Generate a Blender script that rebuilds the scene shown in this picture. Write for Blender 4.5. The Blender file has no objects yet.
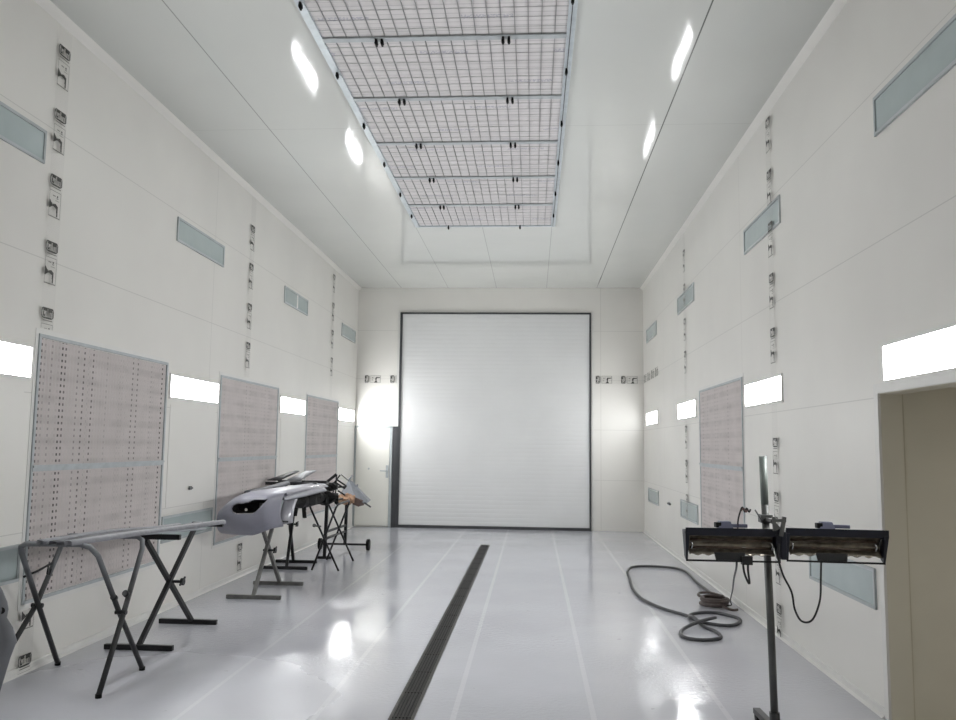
import bpy, bmesh, math, random
from mathutils import Vector, Matrix
random.seed(7)
S = bpy.context.scene
C = S.collection
PI = math.pi

# ------------------------------------------------------------------ room
XL, XR, YB, HC = -3.50, 2.13, 16.32, 4.71      # left wall, right wall, far wall, ceiling
YR = -2.0                                       # wall behind the camera

# ------------------------------------------------------------------ materials
def lin(c):
    return tuple(((v / 255) / 12.92 if v / 255 <= 0.04045 else ((v / 255 + 0.055) / 1.055) ** 2.4) for v in c) + (1.0,)

class NT:
    """small helper to write node maths"""
    def __init__(s, m):
        s.t = m.node_tree; s.n = s.t.nodes; s.l = s.t.links
    def new(s, typ, **kw):
        n = s.n.new(typ)
        for k, v in kw.items(): setattr(n, k, v)
        return n
    def put(s, sock, v):
        if hasattr(v, 'is_output'): s.l.new(v, sock)
        else: sock.default_value = v
    def m(s, op, a, b=0.0, c=None):
        n = s.new('ShaderNodeMath', operation=op)
        s.put(n.inputs[0], a); s.put(n.inputs[1], b)
        if c is not None: s.put(n.inputs[2], c)
        return n.outputs[0]
    def mix(s, f, a, b):
        n = s.new('ShaderNodeMix', data_type='RGBA')
        s.put(n.inputs[0], f); s.put(n.inputs[6], a); s.put(n.inputs[7], b)
        return n.outputs[2]
    def xyz(s):
        g = s.new('ShaderNodeNewGeometry'); p = s.new('ShaderNodeSeparateXYZ')
        s.l.new(g.outputs['Position'], p.inputs[0])
        return p.outputs[0], p.outputs[1], p.outputs[2], g.outputs['Position']
    def noise(s, vec, scale, detail=3.0, rough=.5):
        n = s.new('ShaderNodeTexNoise'); n.inputs['Scale'].default_value = scale
        n.inputs['Detail'].default_value = detail; n.inputs['Roughness'].default_value = rough
        s.l.new(vec, n.inputs['Vector']); return n.outputs['Fac']
    def ramp(s, f, lo, hi):
        n = s.new('ShaderNodeMapRange'); s.put(n.inputs[0], f)
        n.inputs[1].default_value = lo; n.inputs[2].default_value = hi
        return n.outputs[0]

def material(name, col, rough=.5, metal=0.0, vary=.06, scale=6.0, bump=0.0, spec=.5, coat=0.0):
    m = bpy.data.materials.new(name); m.use_nodes = True
    t = NT(m); b = t.n['Principled BSDF']
    x, y, z, p = t.xyz()
    c = lin(col)
    n = t.noise(p, scale)
    d = tuple(v * (1 - vary * 2) for v in c[:3]) + (1,)
    u = tuple(min(1, v * (1 + vary)) for v in c[:3]) + (1,)
    t.l.new(t.mix(t.ramp(n, .3, .7), d, u), b.inputs['Base Color'])
    b.inputs['Roughness'].default_value = rough; b.inputs['Metallic'].default_value = metal
    b.inputs['Specular IOR Level'].default_value = spec; b.inputs['Coat Weight'].default_value = coat
    if bump:
        k = t.new('ShaderNodeBump'); k.inputs['Strength'].default_value = bump; k.inputs['Distance'].default_value = .01
        t.l.new(n, k.inputs['Height']); t.l.new(k.outputs[0], b.inputs['Normal'])
    return m

def near(t, v, at, half):
    """1 where |v-at|<half"""
    return t.m('LESS_THAN', t.m('ABSOLUTE', t.m('SUBTRACT', v, at)), half)

def wall_material(name, col, along, seams, zper=.963, rough=.32):
    m = material(name, col, rough, vary=.025, scale=.8)
    t = NT(m); b = t.n['Principled BSDF']; x, y, z, p = t.xyz()
    h = t.m('ABSOLUTE', t.m('SUBTRACT', t.m('FRACT', t.m('ADD', t.m('DIVIDE', z, zper), .5)), .5))
    f = t.m('LESS_THAN', h, .0035 / zper)
    v = x if along == 'x' else y
    for s_ in seams: f = t.m('MAXIMUM', f, near(t, v, s_, .004))
    base = b.inputs['Base Color'].links[0].from_socket
    dark = tuple(q * .62 for q in lin(col)[:3]) + (1,)
    t.l.new(t.mix(t.m('MULTIPLY', f, .55), base, dark), b.inputs['Base Color'])
    return m

WALLC = (225, 223, 218)
M = {}
M['wall_left'] = wall_material('white_panel_left', WALLC, 'y', [8.80])
M['wall_right'] = wall_material('white_panel_right', WALLC, 'y', [8.66, 13.8])
M['wall_far'] = wall_material('white_panel_far', WALLC, 'x', [1.31])
M['wall_plain'] = material('white_panel_plain', WALLC, .35, vary=.02, scale=.8)
M['annex'] = material('olive_grey_panel', (214, 209, 193), .6, vary=.04, scale=1.2)
M['annex_seam'] = material('annex_seam', (196, 189, 168), .6)

def ceiling_material():
    m = material('white_gloss_ceiling', (209, 211, 207), .07, vary=.02, scale=.6, spec=.4)
    t = NT(m); b = t.n['Principled BSDF']; x, y, z, p = t.xyz()
    f = near(t, x, 1.235, .006)
    f = t.m('MAXIMUM', f, t.m('MULTIPLY', near(t, x, -2.64, .005), .6))
    for s_ in (-1.70, -.74, .25): f = t.m('MAXIMUM', f, t.m('MULTIPLY', near(t, x, s_, .005), .4))
    f = t.m('MAXIMUM', f, t.m('MULTIPLY', near(t, y, 7.9, .005), .2))
    base = b.inputs['Base Color'].links[0].from_socket
    t.l.new(t.mix(f, base, lin((110, 112, 110))), b.inputs['Base Color'])
    k = t.new('ShaderNodeBump'); k.inputs['Strength'].default_value = .10; k.inputs['Distance'].default_value = .02
    t.l.new(t.noise(p, 2.2, 1), k.inputs['Height']); t.l.new(k.outputs[0], b.inputs['Normal'])
    return m
M['ceiling'] = ceiling_material()

def floor_material():
    m = material('grey_epoxy_floor', (196, 197, 204), .12, vary=.03, scale=1.1, spec=.36)
    t = NT(m); b = t.n['Principled BSDF']; x, y, z, p = t.xyz()
    f = near(t, x, -2.06, .014)
    for s_ in (-1.27, -.46, .37, 1.18): f = t.m('MAXIMUM', f, near(t, x, s_, .017))
    base = b.inputs['Base Color'].links[0].from_socket
    c = t.mix(t.m('MULTIPLY', f, .30), base, lin((226, 228, 229)))
    spots = t.ramp(t.noise(p, 9.0, 2), .735, .76)
    c = t.mix(t.m('MULTIPLY', spots, .35), c, lin((120, 122, 125)))
    t.l.new(c, b.inputs['Base Color'])
    wear = t.ramp(t.noise(p, .9, 2), .42, .62)
    dx, dy = t.m('ADD', x, 2.4), t.m('ADD', y, -5.2)
    dist = t.m('SQRT', t.m('ADD', t.m('MULTIPLY', dx, dx), t.m('MULTIPLY', dy, dy)))
    dust = t.ramp(t.m('ADD', dist, t.m('MULTIPLY', t.noise(p, 3, 2), .3)), 1.65, 1.15)   # sanding dust round the near trestles
    t.l.new(t.m('ADD', t.m('ADD', .05, t.m('MULTIPLY', dust, .30)), t.m('MULTIPLY', wear, .06)), b.inputs['Roughness'])
    k = t.new('ShaderNodeBump'); k.inputs['Distance'].default_value = .004
    t.l.new(t.m('ADD', .15, t.m('MULTIPLY', wear, .75)), k.inputs['Strength'])
    t.l.new(t.noise(p, 26, 4, .6), k.inputs['Height']); t.l.new(k.outputs[0], b.inputs['Normal'])
    return m
M['floor'] = floor_material()

def emission(name, col, strength):
    m = bpy.data.materials.new(name); m.use_nodes = True; t = NT(m)
    t.n.remove(t.n['Principled BSDF']); e = t.new('ShaderNodeEmission')
    x, y, z, p = t.xyz()
    e.inputs[1].default_value = strength
    t.l.new(t.mix(t.noise(p, 2), col, tuple(min(1, v * 1.02) for v in col[:3]) + (1,)), e.inputs[0])
    t.l.new(e.outputs[0], t.n['Material Output'].inputs[0]); return m
M['lit'] = emission('lit_diffuser', (.97, .985, 1.0, 1), 53.0)
M['lit_soft'] = emission('lit_diffuser_soft', (.97, .985, 1.0, 1), 25.0)
M['unlit'] = material('unlit_glass', (172, 184, 184), .15, vary=.02)
M['unlit_frame'] = material('fixture_frame_grey', (176, 182, 184), .4)
M['white_frame'] = material('fixture_frame_white', (222, 221, 218), .4, vary=.02)
M['galv'] = material('galvanised_profile', (178, 184, 187), .45, .0, vary=.06, scale=14)
M['galv_bright'] = material('galvanised_profile_bright', (196, 204, 209), .3, .3, vary=.05, scale=14)
M['black'] = material('black_plastic', (8, 8, 9), .6, vary=.1, spec=.2)
M['black_steel'] = material('black_steel', (30, 31, 33), .42, .3, vary=.12, scale=20)
M['dark_edge'] = material('dark_grey_edge', (62, 63, 66), .5)
M['ink'] = material('printed_black', (66, 66, 63), .6)
M['ink_grey'] = material('printed_grey', (134, 133, 128), .6)
M['navy'] = material('navy_housing', (17, 21, 36), .45, .0, vary=.15, scale=20)
M['boxgrey'] = material('grey_blue_box', (86, 88, 108), .45)
M['reflector'] = material('smoked_reflector', (172, 164, 152), .18, .6, vary=.2, scale=25)
M['heater'] = material('quartz_heater_tube', (84, 70, 62), .15, .1, vary=.2, scale=30)
M['pole'] = material('grey_pole', (92, 93, 92), .45, .35, vary=.1, scale=9)
M['pole_top'] = material('greenish_pole', (128, 136, 132), .45, .3, vary=.1)
M['cable'] = material('black_cable', (28, 28, 30), .5)
M['hose'] = material('dark_grey_hose', (62, 63, 66), .45)
M['coil'] = material('brown_grey_cable', (74, 63, 60), .55, vary=.15, scale=30)
M['chrome'] = material('chrome', (200, 200, 200), .2, .9)
M['brown_paper'] = material('brown_paper', (178, 144, 118), .8, vary=.15, scale=22, bump=.6)
M['primer'] = material('grey_primer', (136, 136, 147), .42, vary=.04, scale=5)
M['primer_silver'] = material('silver_primer', (176, 176, 184), .25, .1, vary=.04, coat=.4)
M['primer_fender'] = material('grey_base_coat', (126, 128, 134), .45, vary=.04, scale=3)
M['dusty'] = material('dusty_grey_plastic', (140, 141, 146), .55, vary=.10, scale=18)
M['dusty_dark'] = material('dark_dusty_plastic', (92, 93, 98), .55, vary=.12, scale=18)
M['pale_plate'] = material('pale_grey_plate', (138, 142, 149), .5, vary=.06, scale=9)
M['dark_gap'] = material('dark_recess', (18, 18, 20), .7)
M['door'] = material('white_sectional_door', (218, 219, 219), .38, vary=.015, scale=1.5)
M['door_white'] = material('white_steel_door', (226, 225, 218), .35, vary=.02, scale=1.5)
M['grate'] = material('dirty_steel_grate', (33, 28, 25), .5, .4, vary=.35, scale=16)
M['grate_frame'] = material('worn_steel_edge', (60, 56, 52), .4, .5, vary=.3, scale=20)
M['wire'] = material('grey_wire', (150, 150, 150), .5, .1)
M['light_trestle'] = material('dusty_trestle_steel', (104, 104, 102), .55, .1, vary=.14, scale=16)

def oversprayed(name, low, high, z0, z1):
    m = material(name, low, .5, .1, vary=.1, scale=16); t = NT(m); b = t.n['Principled BSDF']
    x, y, z, p = t.xyz(); base = b.inputs['Base Color'].links[0].from_socket
    f = t.ramp(t.m('ADD', z, t.m('MULTIPLY', t.noise(p, 12), .12)), z0 + .06, z1 + .06)
    t.l.new(t.mix(f, base, lin(high)), b.inputs['Base Color']); return m
M['spray_steel'] = oversprayed('oversprayed_steel', (50, 50, 51), (128, 131, 135), .55, .95)

def media_material():
    m = material('white_filter_media', (214, 211, 211), .85, vary=.02, scale=3); t = NT(m); b = t.n['Principled BSDF']
    x, y, z, p = t.xyz(); base = b.inputs['Base Color'].links[0].from_socket
    fy = t.m('FRACT', t.m('DIVIDE', y, .062))
    f = t.m('MULTIPLY', t.m('LESS_THAN', fy, .16), .35)
    big = t.m('MULTIPLY', t.ramp(t.m('SINE', t.m('MULTIPLY', y, 2 * PI / .19)), .0, 1.0), .10)
    c = t.mix(t.m('ADD', f, big), base, lin((150, 147, 150)))
    # faint violet printed lines of a maker's stamp, too faint to read
    br = t.new('ShaderNodeTexBrick'); 
    sx = t.m('FRACT', t.m('MULTIPLY', t.m('ADD', x, t.m('MULTIPLY', t.m('FLOOR', t.m('DIVIDE', y, .545)), .37)), .95))
    row = t.m('FRACT', t.m('DIVIDE', y, .545))
    st = t.m('MULTIPLY', t.m('LESS_THAN', sx, .36), t.m('MULTIPLY', t.m('GREATER_THAN', row, .52), t.m('LESS_THAN', row, .62)))
    gl = t.m('GREATER_THAN', t.noise(p, 60, 1), .50)
    c = t.mix(t.m('MULTIPLY', t.m('MULTIPLY', st, gl), .45), c, lin((128, 130, 158)))
    t.l.new(c, b.inputs['Base Color']); t.n.remove(br)
    return m
M['media'] = media_material()

def pleat_material(y0, per, strength):
    m = material('perforated_pleat_paper', (206, 199, 197), .8, vary=.03, scale=4); t = NT(m); b = t.n['Principled BSDF']
    x, y, z, p = t.xyz(); base = b.inputs['Base Color'].links[0].from_socket
    q = t.m('DIVIDE', t.m('SUBTRACT', y, y0), per / 2)
    cell = t.m('FLOOR', q)
    wn = t.new('ShaderNodeTexWhiteNoise', noise_dimensions='1D'); t.l.new(t.m('ADD', cell, 3.3 + y0), wn.inputs['W'])
    zs = t.m('ADD', t.m('DIVIDE', z, .046), t.m('MULTIPLY', t.m('FRACT', t.m('MULTIPLY', cell, .5)), 1.0))
    dz = t.m('ABSOLUTE', t.m('SUBTRACT', t.m('FRACT', zs), .5))
    dy = t.m('ABSOLUTE', t.m('SUBTRACT', t.m('FRACT', q), .5))
    hole = t.m('MULTIPLY', t.m('LESS_THAN', dz, .20), t.m('LESS_THAN', dy, .26))
    amt = t.m('ADD', .03, t.m('MULTIPLY', t.m('POWER', wn.outputs['Value'], 5.0), strength))
    band = t.m('MULTIPLY', t.ramp(t.m('SINE', t.m('MULTIPLY', z, 2 * PI / .155)), .0, 1.0), t.m('MULTIPLY', t.ramp(t.noise(p, 5, 2), .3, .7), .34))
    c = t.mix(band, base, lin((150, 145, 144)))
    fold = t.m('MULTIPLY', t.m('GREATER_THAN', dy, .42), .35)
    c = t.mix(fold, c, lin((142, 136, 136)))
    c = t.mix(t.m('MULTIPLY', hole, amt), c, lin((26, 24, 24)))
    t.l.new(c, b.inputs['Base Color']); return m

def film_material():
    m = bpy.data.materials.new('clear_tape_film'); m.use_nodes = True; t = NT(m)
    b = t.n['Principled BSDF']; b.inputs['Roughness'].default_value = .25
    x, y, z, p = t.xyz()
    t.l.new(t.mix(t.noise(p, 5), lin((228, 226, 221)), lin((216, 214, 209))), b.inputs['Base Color'])
    tr = t.new('ShaderNodeBsdfTransparent'); mx = t.new('ShaderNodeMixShader'); mx.inputs[0].default_value = .05
    t.l.new(tr.outputs[0], mx.inputs[1]); t.l.new(b.outputs[0], mx.inputs[2])
    t.l.new(mx.outputs[0], t.n['Material Output'].inputs[0]); return m
M['film'] = film_material()

# ------------------------------------------------------------------ mesh helper
ORG = {}
class MB:
    def __init__(s, mtx=None):
        s.v = []; s.f = []; s.sm = []; s.M = mtx
    def V(s, p):
        p = Vector(p); s.v.append(s.M @ p if s.M else p); return len(s.v) - 1
    def F(s, ids, smooth=False):
        s.f.append(tuple(ids)); s.sm.append(smooth)
    def box(s, x0, x1, y0, y1, z0, z1):
        return s.hexa([(x0, y0, z0), (x1, y0, z0), (x1, y1, z0), (x0, y1, z0), (x0, y0, z1), (x1, y0, z1), (x1, y1, z1), (x0, y1, z1)])
    def hexa(s, pts):
        i = [s.V(p) for p in pts]
        for q in ((3, 2, 1, 0), (4, 5, 6, 7), (0, 1, 5, 4), (1, 2, 6, 5), (2, 3, 7, 6), (3, 0, 4, 7)): s.F([i[k] for k in q])
        return s
    def bar(s, a, b, w, h, up=(0, 0, 1)):
        """rectangular bar from a to b"""
        a, b = Vector(a), Vector(b); d = (b - a).normalized(); r = d.cross(Vector(up))
        if r.length < 1e-4: r = d.cross(Vector((0, 1, 0)))
        r.normalize(); u = r.cross(d); r *= w / 2; u *= h / 2
        return s.hexa([a - r - u, b - r - u, b + r - u, a + r - u, a - r + u, b - r + u, b + r + u, a + r + u])
    def tube(s, pts, r, n=10, cap=True, closed=False):
        pts = [Vector(p) for p in pts]; L = len(pts); rings = []
        rr = r if isinstance(r, (list, tuple)) else [r] * L
        ref = None
        for i, p in enumerate(pts):
            if closed: d = pts[(i + 1) % L] - pts[i - 1]
            else: d = pts[min(i + 1, L - 1)] - pts[max(i - 1, 0)]
            d.normalize()
            if ref is None:
                ref = Vector((0, 0, 1)) if abs(d.z) < .9 else Vector((1, 0, 0))
            a = (ref - d * ref.dot(d))
            if a.length < 1e-4: a = d.orthogonal()
            a.normalize(); b = d.cross(a); ref = a
            rings.append([s.V(p + a * rr[i] * math.cos(k * 2 * PI / n) + b * rr[i] * math.sin(k * 2 * PI / n)) for k in range(n)])
        for i in range(L if closed else L - 1):
            A, B = rings[i], rings[(i + 1) % L]
            for k in range(n): s.F((A[k], A[(k + 1) % n], B[(k + 1) % n], B[k]), True)
        if cap and not closed:
            s.F(rings[0][::-1]); s.F(rings[-1])
        return s
    def sheet(s, rows, smooth=True, keep=None):
        ids = [[s.V(p) for p in r] for r in rows]
        for i in range(len(ids) - 1):
            for j in range(len(ids[0]) - 1):
                if keep and not keep(i, j): continue
                s.F((ids[i][j], ids[i][j + 1], ids[i + 1][j + 1], ids[i + 1][j]), smooth)
        return s
    def prism(s, poly, ext, smooth=False):
        n = len(poly); e = Vector(ext)
        a = [s.V(p) for p in poly]; b = [s.V(Vector(p) + e) for p in poly]
        s.F(a[::-1]); s.F(b)
        for i in range(n): s.F((a[i], a[(i + 1) % n], b[(i + 1) % n], b[i]), smooth)
        return s
    def disc(s, c, ax, r, t, n=20):
        c, ax = Vector(c), Vector(ax).normalized()
        return s.tube([c - ax * t / 2, c + ax * t / 2], r, n)
    def build(s, name, mat, parent=None, bevel=0, solid=0, subsurf=0, keep0=False):
        if parent is not None: o0 = ORG[parent.name]
        elif keep0: o0 = Vector((0, 0, 0))
        else:
            lo = [min(v[i] for v in s.v) for i in range(3)]; hi = [max(v[i] for v in s.v) for i in range(3)]
            o0 = Vector(((lo[0] + hi[0]) / 2, (lo[1] + hi[1]) / 2, lo[2]))
        me = bpy.data.meshes.new(name)
        me.from_pydata([v - o0 for v in s.v], [], s.f)
        bm = bmesh.new(); bm.from_mesh(me); bmesh.ops.recalc_face_normals(bm, faces=bm.faces); bm.to_mesh(me); bm.free()
        for p, q in zip(me.polygons, s.sm): p.use_smooth = q
        me.materials.append(mat)
        o = bpy.data.objects.new(name, me); C.objects.link(o)
        if parent is not None: o.parent = parent
        else: o.location = o0
        ORG[o.name] = o0.copy()
        if solid:
            k = o.modifiers.new('solid', 'SOLIDIFY'); k.thickness = solid; k.offset = 0
        if bevel:
            k = o.modifiers.new('bevel', 'BEVEL'); k.width = bevel; k.segments = 2; k.limit_method = 'ANGLE'
        if subsurf:
            k = o.modifiers.new('sub', 'SUBSURF'); k.levels = k.render_levels = subsurf
        return o

def tag(o, label, cat, group=None, kind=None):
    o['label'] = label; o['category'] = cat
    if group: o['group'] = group
    if kind: o['kind'] = kind
    return o
def thing(name, loc, label, cat, group=None):
    o = bpy.data.objects.new(name, None); C.objects.link(o); o.location = loc; o.empty_display_size = .1
    ORG[o.name] = Vector(loc)
    return tag(o, label, cat, group)
def struct(o, label, cat):
    o['kind'] = 'structure'; o['label'] = label; o['category'] = cat; return o

def smooth_path(pts, n=8, closed=False):
    P = [Vector(p) for p in pts]; out = []; L = len(P)
    for i in range(L if closed else L - 1):
        if closed: a, b, c, d = P[i - 1], P[i], P[(i + 1) % L], P[(i + 2) % L]
        else: a, b, c, d = P[max(i - 1, 0)], P[i], P[i + 1], P[min(i + 2, L - 1)]
        for k in range(n):
            t = k / n
            out.append(.5 * ((2 * b) + (c - a) * t + (2 * a - 5 * b + 4 * c - d) * t * t + (3 * b - a - 3 * c + d) * t ** 3))
    if not closed: out.append(P[-1])
    return out

# ------------------------------------------------------------------ shell
AX, AY0, AY1, AZ = 5.2, 2.4, 5.30, 1.95       # side opening in the right wall
T = .13
struct(MB().box(XL - T, AX + T, YR - T, YB + T, -.12, 0).build('floor', M['floor'], keep0=True), 'glossy pale grey epoxy floor with thin pale lines', 'floor')
struct(MB().box(XL - T, XR + T, YR - T, YB + T, HC, HC + .12).build('ceiling', M['ceiling'], keep0=True), 'glossy white panel ceiling with long seams', 'ceiling')
struct(MB().box(XL - T, XL, YR, YB, 0, HC).build('wall_left', M['wall_left'], keep0=True), 'left white panel wall carrying three pleated filters', 'wall')
w = MB().box(XR, XR + T, YR, AY0, 0, HC).box(XR, XR + T, AY0, AY1, AZ, HC).box(XR, XR + T, AY1, YB, 0, HC)
struct(w.build('wall_right', M['wall_right'], keep0=True), 'right white panel wall with one filter and a side opening', 'wall')
struct(MB().box(XL - T, XR + T, YB, YB + T, 0, HC).build('wall_far', M['wall_far'], keep0=True), 'far white end wall around the big shutter door', 'wall')
struct(MB().box(XL - T, XR + T, YR - T, YR, 0, HC).build('wall_rear', M['wall_plain'], keep0=True), 'white wall behind the camera', 'wall')
# side room seen through the opening
struct(MB().box(XR + T, AX, AY1, AY1 + .1, 0, 2.2).build('wall_annex_far', M['annex'], keep0=True), 'olive grey wall of the side room seen through the opening', 'wall')
struct(MB().box(AX, AX + .1, AY0 - 1.2, AY1, 0, 2.2).build('wall_annex_side', M['annex'], keep0=True), 'outer olive grey wall of the side room', 'wall')
struct(MB().box(XR + T, AX, AY0 - 1.3, AY0 - 1.2, 0, 2.2).build('wall_annex_near', M['annex'], keep0=True), 'near olive grey wall of the side room', 'wall')
struct(MB().box(XR + T, AX, AY0 - 1.2, AY1, 1.99, 2.1).build('ceiling_annex', M['annex'], keep0=True), 'low grey ceiling of the side room', 'ceiling')
j = MB().box(XR + .006, XR + T + .004, AY1 - .004, AY1 - .0005, 0, AZ).box(XR + .006, XR + T + .004, AY0, AY1 - .004, AZ - .004, AZ - .0005)
struct(j.build('trim_jamb', M['annex'], keep0=True), 'grey lining inside the side opening', 'trim')
j = MB().box(XR - .010, XR - .0005, AY1 + .0, AY1 + .06, 0, AZ + .06).box(XR - .010, XR - .0005, AY0 - .06, AY1, AZ, AZ + .06).box(XR - .010, XR - .0005, AY0 - .06, AY0, 0, AZ)
struct(j.build('trim_opening', M['white_frame'], keep0=True), 'white frame around the side opening', 'trim')
j = MB().box(XR + T + .001, XR + T + .012, AY1 - .003, AY1 - .0005, 0, 1.95)
struct(j.build('trim_annex', M['annex_seam'], keep0=True), 'vertical joint at the corner of the side room', 'trim')
# coved strips
def cove(name, x, sx, lab):
    a = MB().prism([(x, YR, HC - .055), (x, YR, HC), (x + sx * .055, YR, HC), (x + sx * .042, YR, HC - .016), (x + sx * .016, YR, HC - .042)], (0, YB - YR, 0))
    struct(a.build(name, M['wall_plain'], keep0=True), lab, 'trim')
cove('trim_1', XL, 1, 'white coving strip between left wall and ceiling')
cove('trim_2', XR, -1, 'white coving strip between right wall and ceiling')
def base(name, x, sx, y0, y1, lab):
    a = MB().prism([(x, y0, .0), (x + sx * .03, y0, 0), (x + sx * .012, y0, .015), (x + sx * .008, y0, .05), (x, y0, .055)], (0, y1 - y0, 0))
    struct(a.build(name, M['white_frame'], keep0=True), lab, 'baseboard')
base('baseboard_left', XL, 1, YR, YB, 'low white cove at the foot of the left wall')
base('baseboard_right', XR, -1, AY1 + .06, YB, 'low white cove at the foot of the right wall')

# ------------------------------------------------------------------ wall lights
def wx(side, d):                      # a point d off the wall
    return XL + d if side == 'L' else XR - d
def slab(m, side, d0, d1, y0, y1, z0, z1):
    a, b = wx(side, d0), wx(side, d1)
    m.box(min(a, b), max(a, b), y0, y1, z0, z1)
def ring(m, side, d0, d1, y0, y1, z0, z1, w):
    slab(m, side, d0, d1, y0, y1, z1 - w, z1); slab(m, side, d0, d1, y0, y1, z0, z0 + w)
    slab(m, side, d0, d1, y0, y0 + w, z0 + w, z1 - w); slab(m, side, d0, d1, y1 - w, y1, z0 + w, z1 - w)
def wall_light(side, y0, y1, z0, z1, lit, label, group):
    t = thing('wall_light', (wx(side, 0), (y0 + y1) / 2, z0), label, 'wall light', group)
    m = MB(); ring(m, side, .0005, .014, y0, y1, z0, z1, .022)
    m.build('frame', M['white_frame'] if lit else M['unlit_frame'], t)
    m = MB(); slab(m, side, .0005, .007, y0 + .021, y1 - .021, z0 + .021, z1 - .021)
    m.build('glass_panel', (M['lit_soft'] if side == 'R' and y0 > 14 else M['lit']) if lit else M['unlit'], t)
side_word = {'L': 'left', 'R': 'right'}
lit_l = [(4.33, 5.59, 'at the frame edge before the first filter'), (7.81, 9.07, 'between the first and second filters'),
         (11.35, 12.63, 'between the second and third filters'), (14.86, 16.12, 'between the third filter and the far corner')]
for y0, y1, d in lit_l:
    wall_light('L', y0, y1, 2.01, 2.26, True, 'glowing white wall light on left wall ' + d, 'lit lights along the left wall')
lit_r = [(3.96, 5.21, 'above the side opening'), (7.27, 8.53, 'just nearer than the grey filter'),
         (11.09, 12.44, 'just beyond the grey filter'), (14.47, 15.86, 'smallest, nearest the far corner')]
for y0, y1, d in lit_r:
    wall_light('R', y0, y1, 2.0, 2.25, True, 'glowing white wall light on right wall ' + d, 'lit lights along the right wall')
up_l = [(4.33, 5.57, 'at the left picture edge'), (7.81, 9.05, 'above and left of the second filter'), (11.37, 12.58, 'with a pale middle bar'), (14.92, 16.07, 'smallest, nearest the far corner')]
for y0, y1, d in up_l:
    wall_light('L', y0, y1, 3.56, 3.80, False, 'unlit pale blue high wall light on left wall, ' + d, 'unlit high lights on the left wall')
up_r = [(3.96, 5.20, 'at the right picture edge'), (7.22, 8.45, 'crossed by the nearer printed tape'), (11.12, 12.37, 'crossed by the farther printed tape'), (14.52, 15.78, 'smallest, nearest the far corner')]
for y0, y1, d in up_r:
    wall_light('R', y0, y1, 3.55, 3.80, False, 'unlit pale blue high wall light on right wall, ' + d, 'unlit high lights on the right wall')
lo_l = [(4.33, 5.59, 'at the left picture edge'), (7.79, 9.04, 'behind the laid-out grey mouldings'), (11.37, 12.6, 'behind the grey bumper and black parts')]
for y0, y1, d in lo_l:
    wall_light('L', y0, y1, .64, .89, False, 'unlit low wall light on left wall, ' + d, 'unlit low lights on the left wall')
lo_r = [(5.44, 6.68, 'largest, under the right heat lamp'), (11.05, 12.30, 'left of the left heat lamp'), (14.45, 15.68, 'smallest, nearest the far corner')]
for y0, y1, d in lo_r:
    wall_light('R', y0, y1, .62, .87, False, 'unlit low wall light on right wall, ' + d, 'unlit low lights on the right wall')
# pale bar on the third high left light
t_ = [o for o in bpy.data.objects if o.get('label', '').endswith('with a pale middle bar')][0]
m = MB(); slab(m, 'L', .007, .010, 11.98, 12.04, 3.585, 3.778); m.build('middle_bar', M['white_frame'], t_)

# ------------------------------------------------------------------ exhaust filters
def exhaust_filter(side, y0, y1, z0, z1, zr, label, strength=.3):
    t = thing('exhaust_filter', (wx(side, 0), (y0 + y1) / 2, z0), label, 'filter', 'pleated filters on the walls')
    m = MB(); ring(m, side, .0005, .013, y0, y1, z0, z1, .024); m.build('frame', M['galv'], t)
    m = MB(); ring(m, side, .0005, .0035, y0 - .035, y1 + .035, z0 - .035, z1 + .035, .034); m.build('outer_trim', M['white_frame'], t)
    m = MB(); slab(m, side, .0005, .018, y0 + .012, y1 - .012, zr - .022, zr + .022); slab(m, side, .018, .027, y0 + .012, y1 - .012, zr + .004, zr + .020)
    m.build('middle_rail', M['galv'], t)
    n = 46; per = (y1 - y0 - .06) / n; mt = pleat_material(y0 + .03, per, strength)
    for a, b in ((z0 + .03, zr - .022), (zr + .022, z1 - .03)):
        rows = [[], []]
        for k in range(2 * n + 1):
            d = .0015 if k % 2 == 0 else .011
            yy = y0 + .03 + k * per / 2
            rows[0].append((wx(side, d), yy, a)); rows[1].append((wx(side, d), yy, b))
        MB().sheet(rows, smooth=False).build('filter_pad', mt, t)
exhaust_filter('L', 5.65, 7.75, .47, 2.35, 1.40, 'nearest grey pleated exhaust filter on left wall behind dark folding trestle', .95)
exhaust_filter('L', 9.12, 11.26, .47, 2.35, 1.405, 'middle grey pleated exhaust filter on left wall behind grey bumper')
exhaust_filter('L', 12.72, 14.80, .47, 2.35, 1.39, 'farthest grey pleated exhaust filter on left wall, near the corner door')
exhaust_filter('R', 8.65, 10.84, .47, 2.33, 1.395, 'only grey pleated exhaust filter on right wall, behind heat lamps')

# ------------------------------------------------------------------ access panels with latches
def access_panel(side, y0, y1, z0, z1, ly, lz, label):
    t = thing('access_panel', (wx(side, 0), (y0 + y1) / 2, z0), label, 'access panel', 'white access panels under the wall lights')
    m = MB(); slab(m, side, .0005, .004, y0, y1, z0, z1); m.build('door_leaf', M['wall_plain'], t)
    if ly is not None:
        m = MB(); slab(m, side, .004, .016, ly - .05, ly + .01, lz - .018, lz + .018); slab(m, side, .016, .032, ly - .085, ly, lz - .008, lz + .008)
        m.build('latch', M['dark_edge'], t, bevel=.002)
access_panel('L', 4.36, 5.52, .97, 1.955, 4.6, 1.13, 'white access panel at left picture edge under the nearest lit light')
access_panel('L', 7.86, 9.02, .97, 1.955, 8.43, 1.13, 'white access panel with small dark latch between first and second filters')
access_panel('L', 11.42, 12.56, .97, 1.955, None, 0, 'white access panel between second and third filters')
lt = thing('wall_latch', (XR, 13.36, .71), 'small dark latch on right wall between two low unlit lights', 'latch')
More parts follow.
